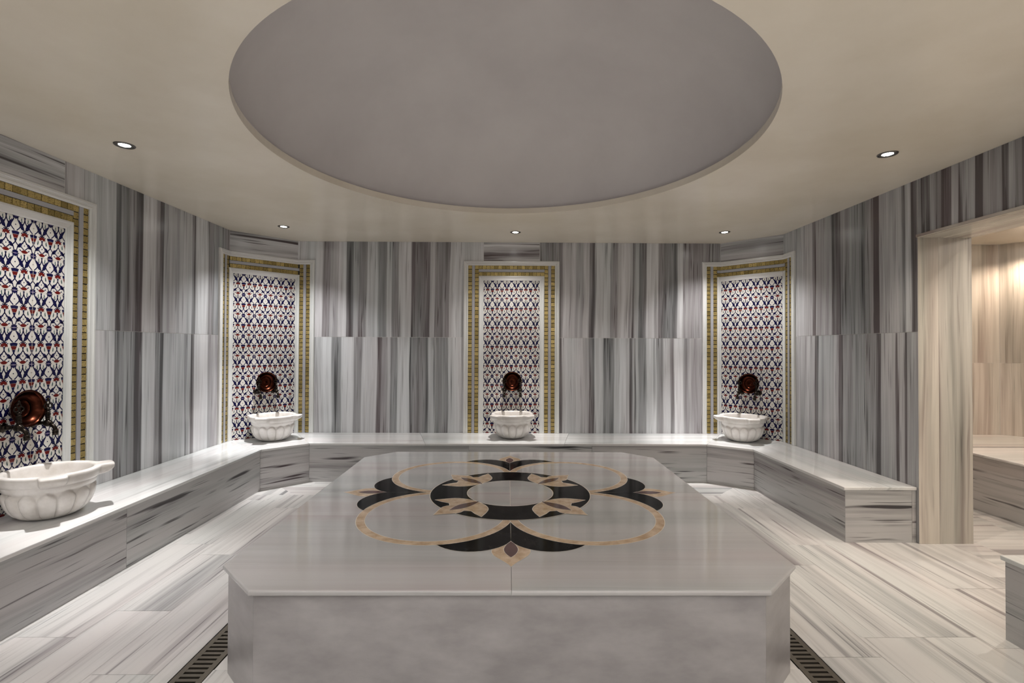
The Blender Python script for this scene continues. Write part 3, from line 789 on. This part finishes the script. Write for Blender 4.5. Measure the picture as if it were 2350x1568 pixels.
def wall_panel(path, s0, label):
    """path: unrolled wall line, s0: centre of the panel on it"""
    base = path.at(s0); i = 0
    while i < len(path.t) - 1 and s0 > path.L[i + 1]: i += 1
    t = empty('tiled_wall_panel', (base.x, base.y, ZB)); tag(t, label, 'wall panel', 'blue and white tiled panels behind the basins')
    def P(s, z, d): r = path.at(s0 + s, d); return (r.x - base.x, r.y - base.y, z - ZB)
    cutL = [l - s0 for l in path.L[1:-1]]
    zb = ZB + .001
    # --- tiled field
    m = MB(); idx = {'tile': 0, 'navy': 1, 'red': 2, 'green': 3, 'violet': 4, 'tgrout': 5}
    d0 = .007
    def wrap(poly, z_of, d, mi):
        """polygon in (s, z), split where the wall bends"""
        poly = ccw(poly); cs = [-99] + cutL + [99]
        for a, b in zip(cs, cs[1:]):
            q = clip(clip(poly, 1, 0, b - 1e-6), -1, 0, -a - 1e-6) if a > -99 or b < 99 else poly
            if len(q) > 2: m.face([P(s, z, d) for s, z in q], [(s, z) for s, z in q], mi)
    wrap([(-TH2, zb), (TH2, zb), (TH2, TZ), (-TH2, TZ)], None, d0, 0)
    x = -.25 * 4
    for row in range(9):
        for k in range(-4, 5):
            cx = k * .5 * TP
            for mat, pts in MOTIF:
                q = [(cx + px * TP, TZ - (row + pv) * TP) for px, pv in pts]
                if min(p[0] for p in q) > TH2 or max(p[0] for p in q) < -TH2: continue
                q = clip(q, 1, 0, TH2); q = clip(q, -1, 0, TH2) if q else q
                q = clip(q, 0, 1, TZ) if q else q; q = clip(q, 0, -1, -zb) if q else q
                if len(q) > 2: wrap(q, None, d0 + .0004 + (.0003 if mat != 'navy' else 0), idx[mat])
    for s in (-TP / 2, TP / 2):
        wrap([(s - .0010, zb), (s + .0010, zb), (s + .0010, TZ), (s - .0010, TZ)], None, d0 + .0011, 5)
    for r in range(1, 9):
        z = TZ - r * TP
        if z > zb: wrap([(-TH2, z - .0007), (TH2, z - .0007), (TH2, z + .0007), (-TH2, z + .0007)], None, d0 + .0011, 5)
    m.build('tile_field', [M['tile'], M['navy'], M['red'], M['green'], M['violet'], M['tgrout']], t)
    # --- moulded frames
    def frame(name, hw, zt, prof, m_):
        m = MB()
        wmax = prof[-1][0]
        for (w0, e0), (w1, e1) in zip(prof, prof[1:]):
            for sg in (-1, 1):
                q = [(sg * (hw - w0), zb, e0), (sg * (hw - w0), zt - w0, e0), (sg * (hw - w1), zt - w1, e1), (sg * (hw - w1), zb, e1)]
                m.face([P(*p) for p in q], [(w0 + sg, zb), (w0 + sg, zt - w0), (w1 + sg, zt - w1), (w1 + sg, zb)], 0, False)
            xs0 = [-(hw - w0)] + [c for c in cutL if abs(c) < hw - w0 - 1e-3] + [hw - w0]
            xs1 = [-(hw - w1)] + [c for c in cutL if abs(c) < hw - w0 - 1e-3 and abs(c) < hw - w1 - 1e-3] + [hw - w1]
            if len(xs0) != len(xs1): xs1 = [-(hw - w1)] + xs0[1:-1] + [hw - w1]
            for a0, b0, a1, b1 in zip(xs0, xs0[1:], xs1, xs1[1:]):
                m.face([P(a0, zt - w0, e0), P(b0, zt - w0, e0), P(b1, zt - w1, e1), P(a1, zt - w1, e1)], [(w0 + 5, a0), (w0 + 5, b0), (w1 + 5, b1), (w1 + 5, a1)], 0, False)
        m.build(name, m_, t, weld=True)
    W0 = .598; ZT = 2.575
    frame('outer_frame', W0, ZT, [(0, 0), (0, .020), (.004, .026), (.018, .028), (.022, .022), (.034, .019), (.040, .024), (.050, .024), (.057, .016), (.057, .004)], M['frame'])
    WI = .410; ZI = TZ + .061
    frame('inner_frame', WI, ZI, [(0, .004), (0, .014), (.005, .020), (.016, .022), (.024, .017), (.045, .014), (.055, .016), (.0612, .012), (.0612, .004)], M['frame'])
    # --- gold mosaic: two columns each side, two rows on top, dark bed
    g0, g1 = W0 - .057, WI
    m = MB()
    def bed(s_a, s_b, z_a, z_b):
        for a, b in zip(*(lambda c: (c, c[1:]))([s_a] + [c for c in cutL if s_a < c < s_b] + [s_b])):
            m.face([P(a, z_a, .004), P(b, z_a, .004), P(b, z_b, .004), P(a, z_b, .004)], [(a, z_a)] * 4, 1)
    for sg in (-1, 1):
        a, b = sorted((sg * g0, sg * g1)); bed(a, b, zb, ZT - .057)
    bed(-g1, g1, ZI, ZT - .057)
    cw = .0475; gp = .0035
    def chip(sa, sb, za, zc):
        for c in cutL:
            if sa < c < sb: 
                if c - sa > sb - c: sb = c - .001
                else: sa = c + .001
        j = lambda: random.uniform(-.0007, .0007); uvv = (random.random() * 50, random.random() * 50); d = .0085 + random.uniform(-.0008, .0012)
        if sb - sa < .01: return
        q = [(sa + j(), za + j()), (sb + j(), za + j()), (sb + j(), zc + j()), (sa + j(), zc + j())]
        tl = [random.uniform(-.0006, .0006) for _ in range(4)]
        m.face([P(*q[i], d + tl[i]) for i in range(4)], [uvv] * 4, 0)
        for i in range(4):
            k = (i + 1) % 4; m.face([P(*q[i], .004), P(*q[k], .004), P(*q[k], d + tl[k]), P(*q[i], d + tl[i])], [uvv] * 4, 0)
    ztop = ZT - .057
    st = (g0 - g1 - 2 * cw)            # width left for the grey strip
    for sg in (-1, 1):
        for c0 in (g0 - cw, g1):
            z = ztop
            while z > zb + .012:
                h_ = min(cw, z - zb); s_a = c0 if sg > 0 else -c0 - cw
                chip(s_a + gp / 2, s_a + cw - gp / 2, z - h_ + gp, z); z -= .0515
    rowh = (ztop - ZI - st) / 2
    for z in (ztop, ZI + rowh):
        x = -g1 + .0
        nn = int(round(2 * g1 / .0485)); stp = 2 * g1 / nn
        for k in range(nn): chip(-g1 + k * stp + gp / 2, -g1 + (k + 1) * stp - gp / 2, z - rowh + gp / 2, z - gp / 2)
    m.build('gold_mosaic', [M['gold'], M['dgrout']], t)
    # --- grey marble strips
    for sg in (-1, 1):
        m = MB(); a, b = sorted((sg * (g1 + cw + .001), sg * (g1 + cw + st - .001)))
        q = [P(a, zb, .004), P(a, zb, .013), P(b, zb, .013), P(b, zb, .004)]; q2 = [P(a, ztop, .004), P(a, ztop, .013), P(b, ztop, .013), P(b, ztop, .004)]
        for i in range(3): m.face([q[i], q[i + 1], q2[i + 1], q2[i]])
        m.build('marble_strip', M['strip'], t)
    m = MB(); z0_, z1_ = ZI + rowh + .002, ztop - rowh - .002
    xs = [-g1] + [c for c in cutL if abs(c) < g1] + [g1]
    for a, b in zip(xs, xs[1:]):
        m.face([P(a, z0_, .013), P(b, z0_, .013), P(b, z1_, .013), P(a, z1_, .013)])
        m.face([P(a, z0_, .004), P(b, z0_, .004), P(b, z0_, .013), P(a, z0_, .013)]); m.face([P(a, z1_, .013), P(b, z1_, .013), P(b, z1_, .004), P(a, z1_, .004)])
    m.build('marble_strip', M['strip'], t)
    return t
WP = Path([(XL, YF), CL1, CL2, CR2, CR1, (XR, DY1)])
sLp = 3.150 - YF
sCL = (WP.L[1] + WP.L[2]) / 2
sC = WP.L[2] + (PC - CL2[0])
sCR = (WP.L[3] + WP.L[4]) / 2
wall_panel(WP, sLp, 'tall blue and white tiled panel cut by the left picture edge, marble frame and gold mosaic border')
wall_panel(WP, sCL, 'blue and white tiled panel with gold border bent across the far left corner')
wall_panel(WP, sC, 'blue and white tiled panel with gold border in the middle of the back wall')
wall_panel(WP, sCR, 'blue and white tiled panel with gold border bent across the far right corner')

# ------------------------------------------------------------ basins
def basin_mesh():
    NT = 280; NL = 14
    def lug(a, hw=.235):
        best = 0
        for k in range(4):
            d = abs((a - (PI / 4 + k * PI / 2) + PI) % (2 * PI) - PI)
            x = min(max((hw + .05 - d) / .10, 0), 1); best = max(best, x * x * (3 - 2 * x) * (.4 if k < 2 else 1))
        return best
    # outer wall: (radius, height, fluted, lug amount)
    body = [(0, 0), (.10, .0), (.124, .004), (.146, .014), (.168, .030), (.187, .052), (.202, .078), (.212, .105), (.218, .130), (.2205, .150), (.221, .165), (.223, .185), (.2265, .204)]
    def rad(h):
        for (r0, h0), (r1, h1) in zip(body[1:], body[2:]):
            if h <= h1: return r0 + (r1 - r0) * (h - h0) / (h1 - h0)
        return body[-1][0]
    prof = [(0, 0, 0, 0), (.10, 0, 0, 0), (.124, .004, 1, 0)] + [(rad(h), h, 1, 0) for h in [.009 + k * .0062 for k in range(27)]] + [(.222, .180, 0, 0), (.2265, .204, 0, 0),
            (.2265, .208, 0, .0), (.231, .211, 0, .10), (.236, .216, 0, .45), (.240, .224, 0, .72), (.2435, .236, 0, .9), (.246, .250, 0, 1), (.2465, .262, 0, 1), (.244, .269, 0, 1), (.238, .273, 0, .97),
            (.228, .274, 0, .55), (.218, .2735, 0, .0), (.209, .270, 0, 0), (.205, .262, 0, 0), (.203, .24, 0, 0), (.198, .19, 0, 0), (.182, .13, 0, 0), (.15, .08, 0, 0), (.09, .052, 0, 0), (0, .048, 0, 0)]
    m = MB()
    def pt(p, i):
        r, h, ga, lu = p; a = 2 * PI * i / NT
        if ga:
            ph = ((a * NL / (2 * PI)) % 1) * 2 - 1            # -1..1 across one lobe
            top = .168 - .034 * ph * ph                       # rounded upper end of the lobe
            x = min(max((top - h) / .020, 0), 1); x = math.sqrt(1 - (1 - x) ** 2)
            y = min(h / .02, 1)
            r += (-.016 * min(max((.188 - h) / .02, 0), 1) + .0205 * x * math.sqrt(max(1 - abs(ph) ** 2.2, 0))) * y
        r += .066 * lu * lug(a)
        return (r * math.cos(a) * 1.01, r * math.sin(a) * 1.01, h * 1.05)
    for k in range(len(prof) - 1):
        for i in range(NT):
            j = (i + 1) % NT; q = [pt(prof[k], i), pt(prof[k], j), pt(prof[k + 1], j), pt(prof[k + 1], i)]
            if prof[k][0] == 0: q = q[1:]
            if prof[k + 1][0] == 0: q = q[:3]
            m.face(q, None, 0, True)
    return m
b0 = basin_mesh().build('marble_basin', M['basin'], None, weld=True)
G_B = 'fluted white marble basins on the bench'
def wallpoint(s, d): return WP.at(s, d)
ang = {}
def wall_angle(s):
    i = 0
    while i < len(WP.t) - 1 and s > WP.L[i + 1]: i += 1
    n_ = WP.n[i]; return math.atan2(n_.y, n_.x) + PI / 2      # local -Y points into the room
BAS = [(sLp - .01, .262, 'large white fluted marble basin cut by the left picture edge on the left bench'),
       (sCL, .275, 'white fluted marble basin on the bench in the far left corner'),
       (sC + .012, .29, 'white fluted marble basin on the bench in the middle of the back wall'),
       (sCR, .275, 'white fluted marble basin on the bench in the far right corner')]
for k, (s, d, lab) in enumerate(BAS):
    o = b0 if k == 0 else b0.copy()
    if k: link(o)
    p = wallpoint(s, 0); i = 0
    while i < len(WP.t) - 1 and s > WP.L[i + 1]: i += 1
    p = p + WP.n[i] * d
    o.location = (p.x, p.y, ZB); o.rotation_euler = (0, 0, wall_angle(s))
    tag(o, lab, 'basin', G_B)

# ------------------------------------------------------------ taps and copper bowls (local: +x along wall, -y into the room)
def make_tap():
    t = empty('bronze_tap')
    m = MB()
    m.lathe([(0, 0), (.030, 0), (.031, -.004), (.027, -.009), (.019, -.013), (.013, -.016), (.012, -.030), (.016, -.033), (.016, -.038), (.012, -.041), (.012, -.072), (.017, -.078), (.022, -.087), (.0235, -.098), (.022, -.109), (.016, -.117), (.008, -.121), (.010, -.126), (.006, -.132), (0, -.134)], 20, 'y')
    m.build('body', M['bronze'], t, weld=True)
    m = MB()
    pr = [(.010, .016), (.012, .024)]
    for k in range(5):
        z = .028 + k * .010; pr += [(.010, z), (.0155, z + .003), (.0155, z + .006), (.010, z + .009)]
    pr += [(.008, .082), (.013, .088), (.013, .094), (.006, .098), (0, .099)]
    m.lathe(pr, 18, 'z', (0, -.098, 0))
    for dx, dz, R in ((-.016, .114, .014), (.016, .114, .014), (0, .136, .012)):
        m.torus(R, .0042, (dx, -.098, dz))
    m.torus(.006, .003, (0, -.098, .118)); 
    m.lathe([(0, .150), (.006, .152), (.008, .158), (.005, .165), (0, .172)], 12, 'z', (0, -.098, 0))
    m.build('handle', M['bronze'], t, weld=True)
    m = MB()
    m.tube([(0, -.105, -.006), (0, -.120, -.010), (0, -.136, -.020), (0, -.146, -.034), (0, -.149, -.048)], [.012, .0125, .012, .012, .012])
    m.lathe([(.012, -.044), (.018, -.047), (.018, -.051), (.0155, -.053), (.0155, -.057), (.018, -.059), (.018, -.063), (.0155, -.065), (.0165, -.078), (.012, -.078), (.011, -.060)], 18, 'z', (0, -.149, 0))
    m.build('spout', M['bronze'], t, weld=True)
    return t
def copy_tree(o):
    c = o.copy(); C.objects.link(c)
    for ch in list(o.children):
        d = ch.copy(); C.objects.link(d); d.parent = c
    return c
tap0 = make_tap()
m = MB()
R_ = .119
m.lathe([(0, -.010), (.04, -.010), (.045, -.012), (.075, -.020), (.095, -.036), (.106, -.058), (.110, -.066), (R_ - .001, -.070), (R_, -.0715), (R_ - .001, -.073), (.108, -.070), (.103, -.058), (.092, -.038), (.073, -.0225), (.060, -.0195), (.058, -.0225), (.055, -.0225), (.053, -.0190), (.044, -.0145), (.012, -.0145), (.008, -.0175), (0, -.0185)], 64, 'y')
bowl0 = m.build('copper_bowl', M['copper'], None, weld=True)
WHO = ['on the tiled panel at the left picture edge', 'on the far left corner panel', 'on the middle panel of the back wall', 'on the far right corner panel']
def nth(side): return 'left' if side < 0 else 'right'
ft = True
for k, (s, sh) in enumerate(((sLp + .035, 0), (sCL, .0), (sC + .012, 0), (sCR, .0))):
    i = 0
    while i < len(WP.t) - 1 and s > WP.L[i + 1]: i += 1
    rz = wall_angle(s); zt = .968 if k else .985
    for sd in (-1, 1):
        o = tap0 if ft else copy_tree(tap0); ft = False
        p = WP.at(s, 0) + WP.t[i] * (sd * .097) + WP.n[i] * .009
        o.location = (p.x, p.y, zt); o.rotation_euler = (0, 0, rz)
        tag(o, '%s bronze tap beside the copper bowl %s' % (nth(sd), WHO[k]), 'tap', 'pairs of bronze taps above the basins')
    o = bowl0 if k == 0 else bowl0.copy()
    if k: link(o)
    p = WP.at(s, 0) + WP.n[i] * .006
    o.location = (p.x, p.y, zt + .105 - .0)
    o.rotation_euler = (math.radians(-3), 0, rz)
    tag(o, 'round copper bowl hung between two taps ' + WHO[k], 'bowl', 'copper bowls hung between taps')

# ------------------------------------------------------------ ceiling lights
def make_light():
    t = empty('ceiling_light')
    m = MB()
    m.lathe([(.031, .001), (.033, -.002), (.040, -.004), (.046, -.0065), (.058, -.005), (.0605, .0)], 40, 'z')
    m.build('trim_ring', M['chrome'], t, weld=True)
    m = MB(); m.lathe([(.034, -.0015), (.026, -.0030), (0, -.0035)], 32, 'z'); m.build('lamp_glass', M['lamp'], t, weld=True)
    return t
L0 = make_light()
LP = [(-2.512, 3.213, 'round ceiling downlight at left, nearest the left basin'), (-2.463, 5.379, 'small round ceiling downlight over the far left corner basin'),
      (.079, 5.58, 'small round ceiling downlight over the middle back wall basin'), (2.446, 5.52, 'small round ceiling downlight over the far right corner basin'),
      (2.551, 3.27, 'round ceiling downlight at right between recess and right wall'), (6.15, 5.66, 'ceiling downlight inside the warm lit room beyond the doorway')]
EXTRA = [(-2.5, 1.05), (2.5, 1.05), (0, .55)]      # added out of view, unseen fill for the front of the room
def spot(name, loc, power, col, size=95, blend=.75, rad=.03, tgt=None):
    l = bpy.data.lights.new(name, 'SPOT'); l.energy = power; l.color = col; l.spot_size = math.radians(size); l.spot_blend = blend; l.shadow_soft_size = rad
    o = bpy.data.objects.new(name, l); link(o); o.location = loc
    if tgt: o.rotation_euler = (Vector(tgt) - Vector(loc)).to_track_quat('-Z', 'Y').to_euler()
    return o
for k, (x, y, lab) in enumerate(LP):
    o = L0 if k == 0 else copy_tree(L0)
    o.location = (x, y, ZC - .0005); tag(o, lab, 'ceiling light', 'round recessed downlights')
WHT = (1, .955, .90)
P0 = 66; P1 = 200
BEAMS = [(-2.512, 3.213, 1.0, .85, (1, .975, .97), (-2.62, 3.22)), (-2.463, 5.379, 1.15, 1.2, (1, .985, 1), (-2.72, 5.42)), (.079, 5.58, .75, .75, (1, .95, .92), (.1, 5.72)),
         (2.446, 5.52, 1.0, 1.1, (1, .97, .965), (2.25, 5.66)), (2.551, 3.27, .85, .35, (1, .875, .75), (2.3, 3.3)),
         (-2.5, 1.05, .8, .3, (1, .965, .95), None), (2.5, 1.05, .75, .25, (1, .88, .76), None), (0, .55, .7, .0, (1, .96, .94), None)]  # last three are unseen spots, added as fill for the front
for x, y, k, k2, col, tg in BEAMS:
    spot('downlight_and_fill', (x, y, ZC - .02), P0 * k, col, 115, .8, .03)
    if k2: spot('downlight_and_fill', (x, y, ZC - .02), P1 * k2, col, 42, .9, .02, tgt=(*(tg or (x, y)), .43))
spot('downlight_and_fill', (6.15, 5.66, ZC - .02), 48, (1, .78, .60), 130, .7)
spot('downlight_and_fill', (4.6, 5.3, ZC - .02), 70, (1, .80, .64), 120, .6)  # unseen spot without a fixture, brightens the inner room
spot('downlight_and_fill', (4.0, 3.3, ZC - .02), 70, (1, .90, .82), 110)  # unseen as well, no fixture, lights the floor past the doorway
spot('downlight_and_fill', (-.9, 1.5, ZC - .02), 14, (.62, .45, 1), size=26, blend=1, tgt=(-2.05, 2.75, 0))  # violet spot added to tint the floor at left, no lamp there
def area(name, loc, tgt, sx_, sy_, power, col):
    l = bpy.data.lights.new(name, 'AREA'); l.shape = 'RECTANGLE'; l.size = sx_; l.size_y = sy_; l.energy = power; l.color = col
    o = bpy.data.objects.new(name, l); link(o); o.location = loc
    o.rotation_euler = (Vector(tgt) - Vector(loc)).to_track_quat('-Z', 'Y').to_euler(); return o
area('fill_light', (0, -.75, 2.78), (0, -.74, 0), 5.0, 1.3, 42, (1, .965, .96))  # soft fill added behind the camera, facing down
area('fill_light', (4.9, 2.0, 2.78), (4.9, 2.01, 0), 2.2, 1.2, 36, (1, .86, .74))  # hidden lamp added to raise the ambient light of the inner room
area('fill_light', (1.0, -.85, .25), (1.0, -.84, 3), 3.2, 1.0, 34, (1, .93, .85))  # low uplight added behind the camera to brighten the ceiling

w_ = bpy.data.worlds.new('World'); S.world = w_; w_.use_nodes = True
w_.node_tree.nodes['Background'].inputs[0].default_value = (.8, .8, .85, 1); w_.node_tree.nodes['Background'].inputs[1].default_value = .3

# ------------------------------------------------------------ camera
f, yaw, pitch, roll = 1126.0, .0080, .0114, .0040
F = Vector((math.sin(yaw) * math.cos(pitch), math.cos(yaw) * math.cos(pitch), math.sin(pitch)))
R = Vector((math.cos(yaw), -math.sin(yaw), 0)); U = R.cross(F)
R2 = math.cos(roll) * R + math.sin(roll) * U; U2 = -math.sin(roll) * R + math.cos(roll) * U
cd = bpy.data.cameras.new('camera'); cam = bpy.data.objects.new('camera', cd); link(cam)
cam.matrix_world = Matrix(((R2.x, U2.x, -F.x, 0), (R2.y, U2.y, -F.y, 0), (R2.z, U2.z, -F.z, 1.5), (0, 0, 0, 1)))
cd.sensor_width = 36; cd.lens = f * 36 / 2350; cd.clip_start = .05; cd.clip_end = 100
S.camera = cam
S.view_settings.view_transform = 'Standard'; S.view_settings.look = 'None'; S.view_settings.exposure = 0.20
try:
    S.cycles.use_denoising = True; S.cycles.max_bounces = 6; S.cycles.diffuse_bounces = 3; S.cycles.glossy_bounces = 3; S.cycles.use_adaptive_sampling = True; S.cycles.adaptive_threshold = .12; S.cycles.adaptive_min_samples = 16; S.cycles.light_sampling_threshold = .03; S.cycles.sample_clamp_indirect = 8; S.cycles.caustics_reflective = False; S.cycles.caustics_refractive = False
except Exception: pass
